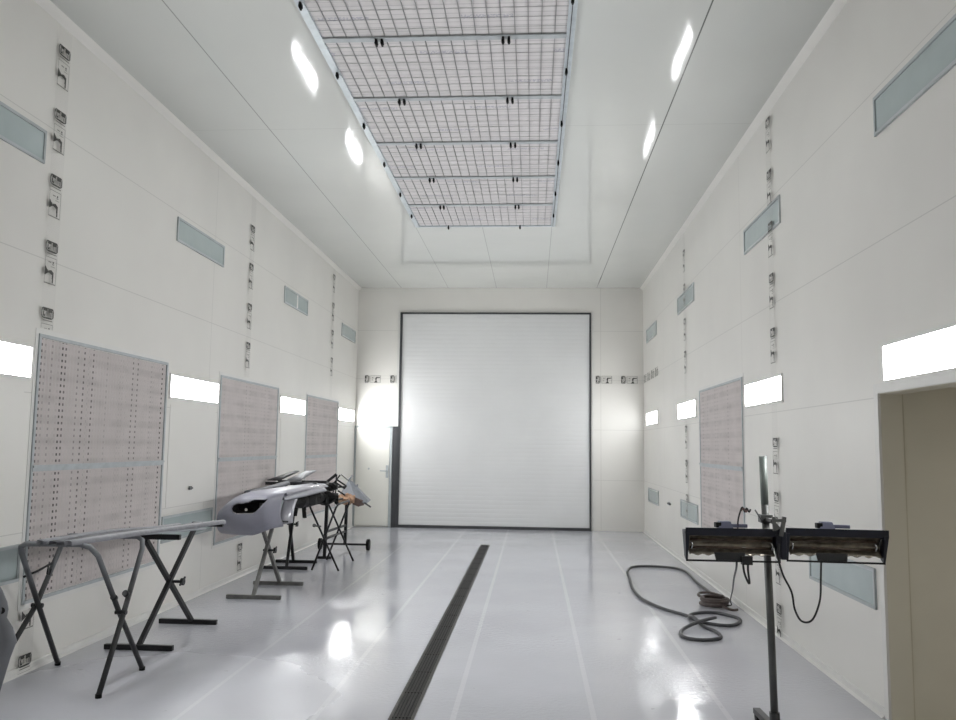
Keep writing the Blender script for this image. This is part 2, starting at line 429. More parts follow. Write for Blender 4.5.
m = MB(); slab(m, 'R', .0005, .01, 13.30, 13.42, .71, .76); m.build('latch_plate', M['galv'], lt)
m = MB(); slab(m, 'R', .01, .03, 13.16, 13.40, .725, .748); m.build('lever', M['dark_edge'], lt)

# ------------------------------------------------------------------ printed tapes
def inside(x, z, poly):
    c = False
    for i in range(len(poly)):
        (a, b), (d, e) = poly[i], poly[i - 1]
        if (b > z) != (e > z) and x < (d - a) * (z - b) / (e - b) + a: c = not c
    return c
def in_round(u, v, u0, u1, v0, v1, r):
    if not (u0 <= u <= u1 and v0 <= v <= v1): return False
    cx, cy = min(max(u, u0 + r), u1 - r), min(max(v, v0 + r), v1 - r)
    return (u - cx) ** 2 + (v - cy) ** 2 <= r * r + 1e-9
def ink_at(u, v):
    """0 clear film, 1 black print, 2 grey print; metres from the logo centre, v down the tape"""
    R4 = lambda a, b, c, d: a <= u <= b and c <= v <= d
    if in_round(u, v, -.075, .075, -.038, .040, .022) and not in_round(u, v, -.066, .066, -.029, .031, .014): return 1
    for q in ((-.050, -.006, -.036, -.014), (.010, .056, -.030, -.008), (-.055, -.044, -.010, .022), (-.055, -.028, .014, .024), (-.034, -.026, .004, .022), (.036, .044, -.004, .024), (.052, .060, -.03, .024)):
        if R4(*q): return 1
    for q in ((-.018, -.010, -.006, .022), (-.002, .006, -.004, .022), (.016, .024, -.006, .022), (-.055, .065, .050, .056)):
        if R4(*q): return 2
    if R4(-.072, .072, .078, .272) and not R4(-.067, .067, .083, .267): return 2
    if inside(u, v, ((-.066, .148), (-.066, .215), (-.018, .188))): return 1
    if inside(u, v, ((-.022, .176), (.010, .168), (.040, .184), (.040, .262), (.024, .262), (.020, .204), (-.006, .196), (-.022, .192))): return 1
    if R4(.022, .038, .104, .116): return 1
    for q in ((.014, .042, .123, .131), (.006, .050, .140, .147), (-.03, .006, .111, .117)):
        if R4(*q): return 2
    return 0
def make_mark_mesh(va=-.042, vb=.278):
    du = .004; nu, nv = 38, int(round((vb - va) / .004)); u0, v0 = -.076, va
    vs = [(u0 + i * du, -(v0 + j * du), 0) for j in range(nv + 1) for i in range(nu + 1)]
    fs = []; mi = []
    for j in range(nv):
        for i in range(nu):
            a = j * (nu + 1) + i; fs.append((a, a + 1, a + nu + 2, a + nu + 1)); mi.append(ink_at(u0 + (i + .5) * du, v0 + (j + .5) * du))
    me = bpy.data.meshes.new('printed_mark'); me.from_pydata(vs, [], fs)
    for m_ in ('film', 'ink', 'ink_grey'): me.materials.append(M[m_])
    me.polygons.foreach_set('material_index', mi); me.update()
    return me
MARK = make_mark_mesh(); MARK_TOP = make_mark_mesh(-.042, .114); MARK_LOW = make_mark_mesh(.142, .278)

def tape(name_label, segs, P_of, marks, group):
    """segs: film strips (v0, v1) ; P_of(u, v, d) world point"""
    base_v = [P_of(0, (a + b) / 2, 0) for a, b in segs][0]
    t = thing('printed_tape', base_v, name_label, 'tape', group)
    for a, b in segs:
        m = MB(); m.F([m.V(P_of(u, v, .0170)) for u, v in ((-.085, a), (.085, a), (.085, b), (-.085, b))])
        m.build('tape_film', M['film'], t)
    for v in marks:
        me = MARK_TOP if abs(v - (HC - 2.505)) < .001 else MARK_LOW if abs(v - (HC - .575)) < .001 else MARK
        o = bpy.data.objects.new('printed_mark', me); C.objects.link(o); o.parent = t
        c = P_of(0, v, .0178); ex = (P_of(1, v, .0178) - c); ey = -(P_of(0, v + 1, .0178) - c); ez = ex.cross(ey)
        q = Matrix.Identity(4)
        for i in range(3): q[i][0], q[i][1], q[i][2], q[i][3] = ex[i], ey[i], ez[i], c[i] - base_v[i]
        o.matrix_local = q
def Lcol(y): return lambda u, v, d: Vector((XL + d, y + u, HC - v))
def Rcol(y): return lambda u, v, d: Vector((XR - d, y - u, HC - v))
G = 'black printed tapes on the panel joints'
tape('printed joint tape on left wall above and below the nearest filter', [(.08, HC - 2.39), (HC - .43, HC - .06)], Lcol(5.715), [HC - z for z in (4.46, 3.97, 3.48, 2.99, 2.505)] + [HC - .575, HC - .09], G)
tape('printed joint tape on left wall above and below the middle filter', [(.08, HC - 2.39), (HC - .43, HC - .06)], Lcol(9.94), [HC - z for z in (4.24, 3.76, 3.26, 2.78)] + [HC - .36], G)
tape('printed joint tape on left wall above the farthest filter', [(.08, HC - 2.39)], Lcol(14.18), [HC - z for z in (4.50, 4.00, 3.52, 3.04)] + [], G)
tape('printed joint tape on right wall nearest the side opening, passing the heat lamps', [(.08, HC - .06)], Rcol(7.49), [HC - z for z in (4.56, 4.07, 3.59, 3.12, 2.63, 1.66, 1.19, .72, .24)], G)
tape('printed joint tape on right wall beyond the filter, passing two unlit lights', [(.08, HC - 2.27), (HC - 1.98, HC - .06)], Rcol(11.76), [HC - z for z in (4.35, 3.86, 3.37, 2.91, 1.87, 1.40, .93)], G)
tape('printed tape running sideways on far wall, left of the shutter door', [(-3.49, -2.66)], lambda u, v, d: Vector((v, YB - d, 2.88 - u * -1)) , [-3.29, -2.78], G)
tape('printed tape running sideways on far wall, right of the shutter door', [(1.2, 2.12)], lambda u, v, d: Vector((v, YB - d, 2.90 + u)), [1.25, 1.74], G)
tape('printed tape running sideways on right wall beside the far corner', [(-16.3, -14.3)], lambda u, v, d: Vector((XR - d, -v, 2.90 + u)), [-16.05, -15.56, -15.07, -14.58], G)

# ------------------------------------------------------------------ far wall doors
X0, X1, ZD = -2.60, 1.10, 4.19
n = 50; rows = []
for i in range(n):
    h = (ZD - .05) / n; z = .05 + i * h
    for a, d in ((0, 0), (.06, .0022), (.5, .0032), (.94, .0022), (.999, 0)): rows.append([(X0, YB - .02 - d, z + a * h), (X1, YB - .02 - d, z + a * h)])
dr = struct(MB().sheet(rows, smooth=False).build('door_1', M['door'], keep0=True), 'tall white ribbed roller shutter door', 'door')
ORG[dr.name] = Vector((0, 0, 0))
m = MB().box(X0 - .04, X0 + .004, YB - .05, YB - .0005, 0, ZD + .02).box(X1 - .012, X1 + .018, YB - .05, YB - .0005, 0, ZD + .02).box(X0 - .04, X1 + .018, YB - .05, YB - .0005, ZD - .01, ZD + .022)
m.build('guide_rail', M['dark_edge'], dr)
MB().box(X0, X1, YB - .045, YB - .01, .002, .055).build('bottom_seal', M['dark_edge'], dr)
MB().box(-2.735, X0 - .04, YB - .06, YB - .0005, .0, 1.95).build('side_plate', M['dark_edge'], dr)
j = MB().box(X1 + .03, X1 + .075, YB - .02, YB - .0005, 0, ZD + .04).box(X0 - .09, X0 - .045, YB - .02, YB - .0005, 1.98, ZD + .04)
struct(j.build('trim_shutter', M['white_frame'], keep0=True), 'white edge strips beside the shutter door', 'trim')

d2 = struct(MB().box(-3.46, -2.80, YB - .045, YB - .0005, .03, 1.92).build('door_2', M['door_white'], keep0=True, bevel=.004), 'narrow white personnel door in the far left corner', 'door')
ORG[d2.name] = Vector((0, 0, 0))
m = MB().box(-3.495, -3.465, YB - .055, YB - .0005, 0, 1.95).box(-2.795, -2.745, YB - .055, YB - .0005, 0, 1.95).box(-3.495, -2.745, YB - .055, YB - .0005, 1.925, 1.955)
m.build('door_frame', M['unlit_frame'], d2)
o = MB().box(-2.86, -2.81, YB - .055, YB - .044, .95, 1.19).build('handle_plate', M['galv'], d2)
ORG[o.name] = Vector((0, 0, 0))
MB().tube([(-2.835, YB - .05, 1.08), (-2.835, YB - .09, 1.08), (-2.97, YB - .09, 1.085)], .010, 8).build('door_handle', M['galv'], o)
MB().disc((-3.20, YB - .047, 1.12), (0, 1, 0), .018, .008).build('spyhole', M['galv'], d2)

# ------------------------------------------------------------------ ceiling filter
FX0, FX1, FYE, FY0 = -1.64, .245, 11.53, -1.0
cf = thing('ceiling_filter', ((FX0 + FX1) / 2, (FYE + FY0) / 2, HC - .05), 'long white ceiling filter in a galvanised frame with black clips', 'filter')
m = MB()
for a, b in ((FX0 - .05, FX0 + .012), (FX1 - .012, FX1 + .05)): m.box(a, b, FY0, FYE + .0, HC - .03, HC - .0005)
m.box(FX0 - .05, FX1 + .05, FYE, FYE + .045, HC - .03, HC - .0005)
m.build('frame', M['galv_bright'], cf, bevel=.003)
beams = [FYE] + [10.50 - 1.112 * i for i in range(11)]
def clip(x, y, z=HC - .045):
    m = MB()
    m.hexa([(x - .012, y - .020, z), (x + .012, y - .020, z), (x + .012, y + .020, z), (x - .012, y + .020, z),
            (x - .006, y - .026, z + .04), (x + .006, y - .026, z + .04), (x + .006, y + .026, z + .04), (x - .006, y + .026, z + .04)])
    m.tube([(x, y - .03, z - .004), (x, y + .012, z - .010)], .009, 8)
    m.build('clip', M['black'], cf)
for i, y in enumerate(beams):
    nxt = beams[i + 1] if i + 1 < len(beams) else FY0
    MB().box(FX0, FX1, nxt, y, HC - .012, HC - .0005).build('filter_mat', M['media'], cf)
    m = MB()
    for k in range(1, 19):
        x = FX0 + (FX1 - FX0) * k / 19
        m.box(x - .0024, x + .0024, nxt + .005, y - .005, HC - .021, HC - .0125)
    q = 8
    for k in range(1, q):
        yy = nxt + (y - nxt) * k / q
        m.box(FX0 + .012, FX1 - .012, yy - .0009, yy + .0009, HC - .0155, HC - .0135)
    m.build('wire_grid', M['wire'], cf)
    if i > 0:
        MB().box(FX0 + .012, FX1 - .012, y - .032, y + .032, HC - .030, HC - .018).build('cross_beam', M['galv'], cf, bevel=.004)
    zc = HC - .062 if i else HC - .05
    for x in (-1.215, -1.170, -.245, -.20):
        if i == 0 and x in (-1.17, -.245): continue
        clip(x, y + (.0 if i else .02), zc)
    if y > 3:
        ym = (y + nxt) / 2 - (.1 if i == 0 else 0)
        clip(FX0 - .01, ym, HC - .062); clip(FX1 + .01, ym, HC - .062)

MB().box(FX1 + .012, FX1 + .018, FY0, FYE, HC - .034, HC - .0295).build('seal_strip', M['dark_edge'], cf)
# ------------------------------------------------------------------ floor drain
dc = thing('drain_channel', (-.76, 8, 0), 'long narrow dark floor drain grate down the middle of the floor', 'drain')
m = MB().box(-.835, -.815, .5, 13.71, .0005, .006).box(-.705, -.685, .5, 13.71, .0005, .006).box(-.835, -.685, 13.70, 13.72, .0005, .006)
m.build('channel_edge', M['grate_frame'], dc)
MB().box(-.815, -.705, .5, 13.70, .0005, .002).build('channel_bottom', M['dark_gap'], dc)
m = MB()
for x in (-.803, -.781, -.760, -.739, -.717): m.box(x - .0055, x + .0055, .5, 13.70, .002, .0065)
for k in range(27): m.box(-.815, -.705, .55 + k * .5, .57 + k * .5, .002, .007)
m.build('grate', M['grate'], dc)

# ------------------------------------------------------------------ trestles
def bolt(name, p, ax, r, t_, parent, mat=None):
    MB().disc(p, ax, r, t_, 14).build(name, mat or M['black_steel'], parent)
TG = 'folding steel trestles along the left wall'
# nearest: two crossing tube frames
t1 = thing('folding_trestle', (-3.08, 5.6, 0), 'nearest dark folding trestle of two crossing bent tubes, grey-dusted on top', 'trestle', TG)
u1 = [(-3.38, 5.95, .014), (-3.34, 5.60, .48), (-3.305, 5.31, .87), (-3.285, 5.27, .915), (-3.24, 5.25, .935), (-3.05, 5.25, .938), (-2.88, 5.25, .938), (-2.82, 5.26, .92), (-2.785, 5.30, .86), (-2.76, 5.56, .47), (-2.73, 5.89, .014)]
u2 = [(-3.46, 5.27, .014), (-3.37, 5.62, .48), (-3.375, 5.86, .80), (-3.37, 5.90, .87), (-3.33, 5.92, .915), (-3.05, 5.92, .918), (-2.83, 5.92, .918), (-2.785, 5.905, .895), (-2.765, 5.87, .84), (-2.725, 5.56, .45), (-2.70, 5.24, .014)]
MB().tube(u1, .0175, 12).build('tube_frame', M['spray_steel'], t1)
MB().tube(u2, .0175, 12).build('tube_frame', M['spray_steel'], t1)
for p in ((-3.355, 5.61, .48), (-2.742, 5.56, .46)): bolt('pivot_bolt', p, (1, 0, 0), .016, .075, t1)
MB().tube([(-3.345, 5.42, .70), (-3.36, 5.60, .712), (-3.375, 5.80, .74)], .008, 8).tube([(-3.36, 5.72, .725), (-3.355, 5.70, .68), (-3.36, 5.74, .66), (-3.362, 5.76, .70)], .005, 8).build('latch_rod', M['black_steel'], t1)
for p in ((-2.765, 5.50, .565), (-2.745, 5.62, .57)): bolt('end_stop', p, (0, 1, -.6), .021, .03, t1)
for p in ((-3.38, 5.95, .012), (-2.73, 5.89, .012), (-3.46, 5.27, .012), (-2.70, 5.24, .012)): bolt('rubber_foot', p, (0, 0, 1), .020, .024, t1, M['black'])

def t_trestle(label, bars, legs, tops, mat, knob=None):
    """bars: floor bars (x0, x1, y); legs: foot -> head; tops: top bars (x0, x1, y, z)"""
    t = thing('folding_trestle', (legs[0][0][0], (bars[0][2] + bars[1][2]) / 2, 0), label, 'trestle', TG)
    for x0, x1, y in bars: MB().bar((x0, y, .021), (x1, y, .021), .04, .04).build('base_bar', mat, t, bevel=.004)
    for a, b in legs: MB().bar(a, b, .036, .036).build('leg', mat, t, bevel=.003)
    for x0, x1, y, z in tops: MB().bar((x0, y, z), (x1, y, z), .04, .04).build('top_bar', mat, t, bevel=.004)
    x, y, z = knob
    m = MB().disc((x, y, z), (1, 0, 0), .012, .13); m.disc((x + .065, y, z), (1, 0, 0), .03, .025)
    m.bar((x + .065, y - .05, z - .02), (x + .065, y + .05, z + .03), .012, .014)
    m.build('pivot_knob', M['black_steel'], t)
    return t
t_trestle('dark cross-leg trestle on two floor bars, second from the camera', [(-3.29, -2.75, 6.44), (-3.29, -2.77, 7.39)],
          [((-3.02, 6.44, .03), (-2.99, 7.36, .855)), ((-3.00, 7.39, .03), (-3.03, 6.48, .835))], [(-3.33, -2.75, 6.48, .855), (-3.02, -2.74, 7.36, .873)], M['black_steel'], (-2.97, 6.93, .44))
t_trestle('lighter dusty grey cross-leg trestle under the grey bumper', [(-3.14, -2.57, 8.62), (-3.15, -2.58, 9.49)],
          [((-2.86, 8.62, .03), (-2.868, 9.44, .95)), ((-2.85, 9.49, .03), (-2.892, 8.90, .72)), ((-2.892, 8.90, .715), (-2.892, 8.86, .96))], [(-3.10, -2.74, 8.90, .98), (-3.10, -2.74, 9.42, .98)], M['light_trestle'], (-2.85, 9.06, .44))
t_trestle('black cross-leg trestle just behind the grey bumper, upright in the photo', [(-3.42, -2.85, 10.66), (-3.44, -2.88, 11.24)],
          [((-3.12, 10.66, .03), (-3.165, 11.2, 1.06)), ((-3.20, 11.24, .03), (-3.175, 10.7, 1.06))], [(-3.44, -2.77, 10.68, 1.08), (-3.44, -2.77, 11.22, 1.08)], M['black_steel'], (-3.15, 10.95, .54))
# splayed tube trestle carrying the black parts
t5 = thing('folding_trestle', (-2.6, 11.0, 0), 'thin black splay-leg trestle carrying black plastic parts', 'trestle', TG)
MB().tube([(-2.77, 10.57, .012), (-2.49, 10.60, .79), (-2.475, 10.64, .825), (-2.475, 10.75, .83), (-2.49, 11.3, .83), (-2.50, 11.41, .82), (-2.515, 11.45, .78), (-2.82, 11.54, .012)], .013, 10).build('tube_frame', M['black_steel'], t5)
MB().tube([(-2.42, 10.54, .012), (-2.80, 10.57, .76), (-2.83, 10.61, .80), (-2.83, 10.72, .81), (-2.83, 11.3, .81), (-2.82, 11.41, .80), (-2.79, 11.45, .76), (-2.43, 11.45, .012)], .013, 10).build('tube_frame', M['black_steel'], t5)
MB().tube([(-2.66, 10.58, .37), (-2.66, 11.48, .37)], .010, 8).build('cross_rod', M['black_steel'], t5)
m = MB().disc((-2.70, 10.55, .56), (1, -.6, 0), .010, .09).disc((-2.745, 10.53, .57), (1, -.6, 0), .022, .02)
m.build('pivot_knob', M['light_trestle'], t5)
# wheeled stand
ws = thing('wheeled_stand', (-2.85, 12.2, 0), 'black wheeled stand with two posts, farthest along the left wall', 'stand')
MB().bar((-3.20, 12.7, .088), (-2.48, 12.7, .088), .03, .03).build('axle', M['black_steel'], ws)
for x in (-3.21, -2.475):
    o = MB().disc((x, 12.7, .086), (1, 0, 0), .085, .045, 26).build('wheel', M['black'], ws, bevel=.006)
    MB().disc((x, 12.7, .086), (1, 0, 0), .036, .06, 18).build('hub', M['black_steel'], o)
MB().bar((-2.99, 11.69, .02), (-2.79, 11.69, .02), .04, .036).build('base_bar', M['black_steel'], ws)
MB().bar((-2.89, 11.69, .03), (-2.875, 11.69, .78), .042, .042, (0, 1, 0)).build('post', M['black_steel'], ws)
MB().bar((-2.83, 12.7, .09), (-2.82, 12.7, .76), .042, .042, (0, 1, 0)).build('post', M['black_steel'], ws)
for z in (.28, .37): MB().bar((-2.88, 11.71, z), (-2.83, 12.68, z), .024, .03).build('side_rail', M['black_steel'], ws)
MB().bar((-2.88, 11.6, .79), (-2.82, 12.8, .78), .035, .03).build('top_rail', M['black_steel'], ws)
MB().bar((-3.02, 12.7, .80), (-2.60, 12.7, .80), .03, .03).build('cross_bar', M['black_steel'], ws)

# ------------------------------------------------------------------ mouldings laid on the two near trestles
def moulding(name, label, pts, w, h, mat, slots=(), grp=None, curl=.35):
    """channel-shaped strip following pts; open underside, slightly crowned"""
    P = smooth_path(pts, 8); rows = []
    t = thing(name, P[0], label, 'car moulding', grp)
    L = len(P)
    for i, p in enumerate(P):
        d = (P[min(i + 1, L - 1)] - P[max(i - 1, 0)]).normalized(); r = d.cross(Vector((0, 0, 1))).normalized(); u = r.cross(d)
        taper = .72 + .28 * min(1, min(i, L - 1 - i) / 4)
        row = []
        for a, b in ((-1, -1.0), (-1, -.15), (-.8, .1), (-.3, .22), (.3, .2), (.8, .05), (1, -.2), (1, -1.0)):
            row.append(p + r * a * w / 2 * taper + u * b * h)
        rows.append(row)
    MB().sheet(rows).build('strip_shell', mat, t, solid=.006)
    for s0, s1, off in slots:
        rows = []
        a, b = int(s0 * (L - 1)), max(int(s1 * (L - 1)), int(s0 * (L - 1)) + 1)
        for i in range(a, b + 1):
            d = (P[min(i + 1, L - 1)] - P[max(i - 1, 0)]).normalized(); r = d.cross(Vector((0, 0, 1))).normalized(); u = r.cross(d)
            rows.append([P[i] + r * (off - .13) * w / 2 + u * (h * .22 + .006), P[i] + r * (off + .13) * w / 2 + u * (h * .22 + .006)])
        MB().sheet(rows).build('slot', M['dark_gap'], t)
    return t
MG = 'grey mouldings laid across the near trestles'
moulding('car_moulding', 'long grey moulding nearest the camera on the two near trestles, square far end', [(-2.90, 5.14, .968), (-2.84, 5.9, .952), (-2.79, 6.7, .925), (-2.75, 7.38, .905)], .065, .026, M['dusty'], ((.04, .10, .1), (.60, .72, -.5)), MG)
moulding('car_moulding', 'long grey moulding with dark slots in the middle of the laid-out row', [(-3.01, 5.16, .962), (-2.97, 5.9, .944), (-2.94, 6.6, .911), (-2.90, 7.22, .90)], .075, .02, M['dusty_dark'], ((.10, .20, .3), (.34, .62, .1), (.74, .86, .1)), MG)
moulding('car_moulding', 'long grey moulding nearest the wall on the two near trestles', [(-3.12, 5.20, .962), (-3.08, 6.0, .948), (-3.03, 6.6, .915), (-2.99, 7.0, .905)], .06, .024, M['dusty'], ((.1, .2, 0), (.34, .5, .2)), MG)
m = MB(); rows = []
for i in range(9):
    y = 5.95 + i * .115
    rows.append([(-2.97 + .012 * i + k * .036, y, .928 - .006 * i + .012 * math.sin(k / 5 * PI) - .0 * k) for k in range(6)])
m.sheet(rows); tag(m.build('trim_sheet', M['pale_plate'], solid=.006), 'flat pale grey plate lying between the long mouldings', 'car part')

# ------------------------------------------------------------------ grey bumper
bp = thing('car_bumper', (-2.95, 9.5, .62), 'large grey primed car bumper with black fog lamp opening, lying on trestle', 'car bumper')
prof = [(8.82, .625), (8.74, .68), (8.69, .74), (8.665, .80), (8.655, .85), (8.65, .88), (8.65, .91), (8.65, .94), (8.655, .965), (8.66, .99), (8.67, 1.01), (8.69, 1.03), (8.73, 1.05), (8.80, 1.065), (8.95, 1.075), (9.15, 1.08), (9.5, 1.082), (9.9, 1.082), (10.4, 1.08), (10.85, 1.075)]
pr = []
for i in range(len(prof) - 1):
    a, b = prof[i], prof[i + 1]
    for k in range(3): pr.append((a[0] + (b[0] - a[0]) * k / 3, a[1] + (b[1] - a[1]) * k / 3))
pr.append(prof[-1])
NU = 70
def bump_pt(u, y, z):
    s = (z - .625) / .455
    far = max(0, min(1, (y - 8.8) / 2.0))
    xr = -2.70 + .03 * s + .01 * far
    xl = -3.365 + .03 * s + .25 * far
    x = xl + (xr - xl) * u
    tt = min(1, u / .55); dz = 1 - .40 * (1 - tt) ** 2 * (1 - .7 * far)
    tr_ = max(0, (u - .82) / .18)
    yy = y + (.16 * (1 - tt) ** 2 + .22 * tr_ ** 2) * (1 - far)
    zz = .625 + (z - .625) * dz - .035 * tr_ ** 2 * (1 if y > 8.8 else 0)
    zz += .11 * max(0, (u - .6) / .4) ** 1.3 * max(0, 1 - s * 1.4) * (1 - far)
    zz += .012 * math.exp(-((u - .62) / .05) ** 2) * far
    return (x, yy, zz)
grid = [[bump_pt(j / NU, y, z) for j in range(NU + 1)] for y, z in pr]
fog = [(-3.150, .905), (-3.135, .940), (-3.10, .958), (-2.975, .972), (-2.915, 1.000), (-2.765, 1.008), (-2.82, .945), (-2.885, .872), (-2.93, .862), (-3.10, .858), (-3.138, .875)]
def inside(x, z, poly):
    c = False
    for i in range(len(poly)):
        (a, b), (d, e) = poly[i], poly[i - 1]
        if (b > z) != (e > z) and x < (d - a) * (z - b) / (e - b) + a: c = not c
    return c
def keep(i, j):
    a, b = Vector(grid[i][j]), Vector(grid[i + 1][j + 1]); c = (a + b) / 2
    return not (c.y < 8.95 and inside(c.x, c.z, fog))
m = MB(); m.sheet(grid, keep=keep); m.build('bumper_skin', M['primer'], bp, solid=.010)
m = MB(); n_ = len(fog)
A = [m.V((x, 8.70, z)) for x, z in fog]; B = [m.V((x * .96 - .117, 8.86, .925 + (z - .925) * .8)) for x, z in fog]
for i in range(n_): m.F((A[i], A[(i + 1) % n_], B[(i + 1) % n_], B[i]))
m.F(B); fr = m.build('fog_lamp_recess', M['dark_gap'], bp)
MB().disc((-3.03, 8.80, .893), (0, 1, 0), .016, .03).build('fog_lamp_bolt', M['chrome'], fr)
lip = [(-2.735, 9.08, 1.005), (-2.725, 9.35, 1.022), (-2.705, 9.75, 1.04), (-2.68, 10.15, 1.05), (-2.655, 10.45, 1.045), (-2.645, 10.6, 1.02)]
m = MB(); P = smooth_path(lip, 6); L = len(P)
rows = []
for i, p in enumerate(P):
    h = .028 + .045 * math.sin(PI * i / (L - 1))
    rows.append([p + Vector((-.10, 0, .022)), p + Vector((-.04, 0, .030)), p + Vector((.0, 0, .018)), p + Vector((.025, 0, -.01)), p + Vector((.03, 0, -h * .6)), p + Vector((.012, 0, -h))])
m.sheet(rows); m.build('rolled_lip', M['primer_silver'], bp, solid=.006)
fl = thing('bumper_flap', (-2.82, 9.6, .72), 'small curved grey bumper end hanging right of the big bumper', 'car part')
rows = []
for i in range(15):
    a = i / 14
    z = .70 + .31 * math.sin(a * PI / 2); bend = (1 - math.cos(a * PI / 2))
    rows.append([(-2.875 + .125 * k / 5 + .02 * bend, 9.50 + .28 * bend + .08 * (k / 5) ** 2, z - .012 * k / 5 - (.03 * (5 - k) / 5 if i < 2 else 0)) for k in range(6)])
MB().sheet(rows).build('flap_skin', M['primer_silver'], fl, solid=.008)
MB().bar((-2.872, 9.49, .71), (-2.785, 9.52, .705), .016, .02).build('flap_edge', M['dark_edge'], fl)

moulding('car_moulding', 'grey moulding lying behind the big bumper against the wall side', [(-3.34, 9.7, 1.03), (-3.24, 10.2, 1.06), (-3.16, 10.7, 1.10), (-3.12, 11.1, 1.115)], .10, .03, M['dusty'])
def plate(name, label, q, mat, th=.012, cat='car part'):
    a, b, c, d = [Vector(p) for p in q]; rows = []
    for i in range(5):
        r = []
        for k in range(7):
            u, v = k / 6, i / 4
            p = a * (1 - u) * (1 - v) + b * u * (1 - v) + c * u * v + d * (1 - u) * v
            r.append(p + Vector((0, 0, .02 * math.sin(u * PI) * math.sin(v * PI))))
        rows.append(r)
    return tag(MB().sheet(rows).build(name, mat, solid=th), label, cat)
plate('trim_plate', 'tilted pale grey plate on the black upright trestle behind the bumper', [(-3.17, 10.72, 1.125), (-2.98, 10.66, 1.125), (-2.90, 11.15, 1.235), (-3.06, 11.2, 1.225)], M['dusty'])
plate('trim_plate', 'narrow grey plate with pale ends, left on the black upright trestle', [(-3.42, 10.68, 1.12), (-3.25, 10.66, 1.12), (-3.12, 11.1, 1.225), (-3.20, 11.2, 1.225)], M['dark_edge'])

# ------------------------------------------------------------------ black parts heap
def lump(name, label, c, s, seed, rz=0.0, mat=None, cat='car part', spikes=()):
    rnd = random.Random(seed); c = Vector(c); m = MB(Matrix.Translation(c) @ Matrix.Rotation(rz, 4, 'Z'))
    nl, nr = 9, 12; rings = []
    for i in range(nl):
        t_ = i / (nl - 1); env = (.55 + .45 * math.sin(t_ * PI)) * (.85 + .3 * rnd.random())
        ring_ = []
        for k in range(nr):
            a = k * 2 * PI / nr; q = .8 + .4 * rnd.random(); sq = 1 / max(abs(math.cos(a)), abs(math.sin(a))) ** .6
            ring_.append(((t_ - .5) * 2 * s[0], math.cos(a) * s[1] * env * q * sq, math.sin(a) * s[2] * env * q * sq))
        rings.append([m.V(p) for p in ring_])
    for i in range(nl - 1):
        for k in range(nr): m.F((rings[i][k], rings[i][(k + 1) % nr], rings[i + 1][(k + 1) % nr], rings[i + 1][k]))
    m.F(rings[0][::-1]); m.F(rings[-1])
    for a, b, w_ in spikes: m.bar(a, b, w_, w_ * .5)
    return tag(m.build(name, mat or M['black'], bevel=.004), label, cat)
lump('bumper_bracket', 'long black plastic bumper insert under the silver bumper lip', (-2.775, 10.25, .905), (.56, .10, .075), 3, PI / 2 - .12, spikes=(((-.3, 0, 0), (-.32, .02, -.17), .07), ((-.12, 0, 0), (-.10, -.02, -.21), .06), ((.0, .03, 0), (.02, .04, -.13), .05)))
lump('bumper_bracket', 'bulky black plastic duct on the splay-leg trestle', (-2.70, 10.9, .895), (.16, .17, .085), 8, .25)
lump('bumper_bracket', 'black knot of plastic clips above the bulky black duct', (-2.73, 11.2, 1.02), (.11, .09, .06), 12, .1)
rf = thing('rod_frame', (-2.8, 11.9, .81), 'tangle of black rods standing up behind the black parts', 'car part')
def rods(name, segs, parent, mat):
    for a, b, w_ in segs: MB().bar(a, b, w_, w_ * .6, (0, 1, 0)).build(name, mat, parent)
rods('rod', [((-3.02, 11.85, .98), (-2.79, 11.85, 1.165), .038), ((-2.80, 11.9, 1.09), (-2.665, 11.95, .995), .022), ((-2.83, 11.9, 1.06), (-2.70, 11.95, .965), .022),
             ((-2.665, 11.95, 1.0), (-2.70, 11.95, .955), .022), ((-2.745, 11.88, 1.155), (-2.87, 11.88, .985), .018), ((-2.735, 11.9, 1.16), (-2.635, 11.95, 1.07), .011),
             ((-2.86, 11.9, .975), (-2.69, 11.95, .985), .024), ((-2.79, 11.95, .93), (-2.69, 12.0, .86), .02), ((-2.79, 11.86, 1.16), (-2.80, 11.86, .84), .016), ((-2.84, 11.87, .90), (-2.80, 11.87, 1.08), .016),
             ((-2.91, 11.86, .97), (-2.83, 11.86, 1.05), .02)], rf, M['black_steel'])

# grey mirror-like cover wrapped in brown paper
gw = thing('masked_cover', (-2.72, 12.7, .8), 'grey wedge-shaped cover on crumpled brown paper on the wheeled stand', 'car part')
P = {k: Vector(v) for k, v in dict(a=(-2.78, 12.62, 1.065), l=(-2.905, 12.55, .83), m=(-2.665, 12.52, .83), r=(-2.485, 12.62, .755), r2=(-2.515, 12.6, .69), t2=(-2.745, 12.7, 1.03), b=(-2.82, 12.95, .85), r3=(-2.5, 12.95, .74)).items()}
m = MB(); i = {k: m.V(v) for k, v in P.items()}
for f in (('a', 'l', 'm'), ('a', 'm', 't2'), ('t2', 'm', 'r2', 'r'), ('t2', 'r', 'r3'), ('a', 't2', 'r3', 'b'), ('a', 'b', 'l'), ('r', 'r2', 'r3')): m.F([i[k] for k in f])
m.build('cover_shell', M['pale_plate'], gw, bevel=.006)
MB().tube([(-2.53, 12.6, .72), (-2.43, 12.6, .655)], .012, 8).build('pin', M['dark_edge'], gw)
MB().tube([(-2.80, 12.62, .97), (-2.775, 12.62, 1.06), (-2.73, 12.62, 1.125)], [.008, .016, .008], 8).build('hook', M['pale_plate'], gw)
MB().tube([(-2.66, 12.66, .955), (-2.655, 12.66, .99)], .012, 8).build('stud', M['pale_plate'], gw)
rnd = random.Random(5); m = MB(); rings = []
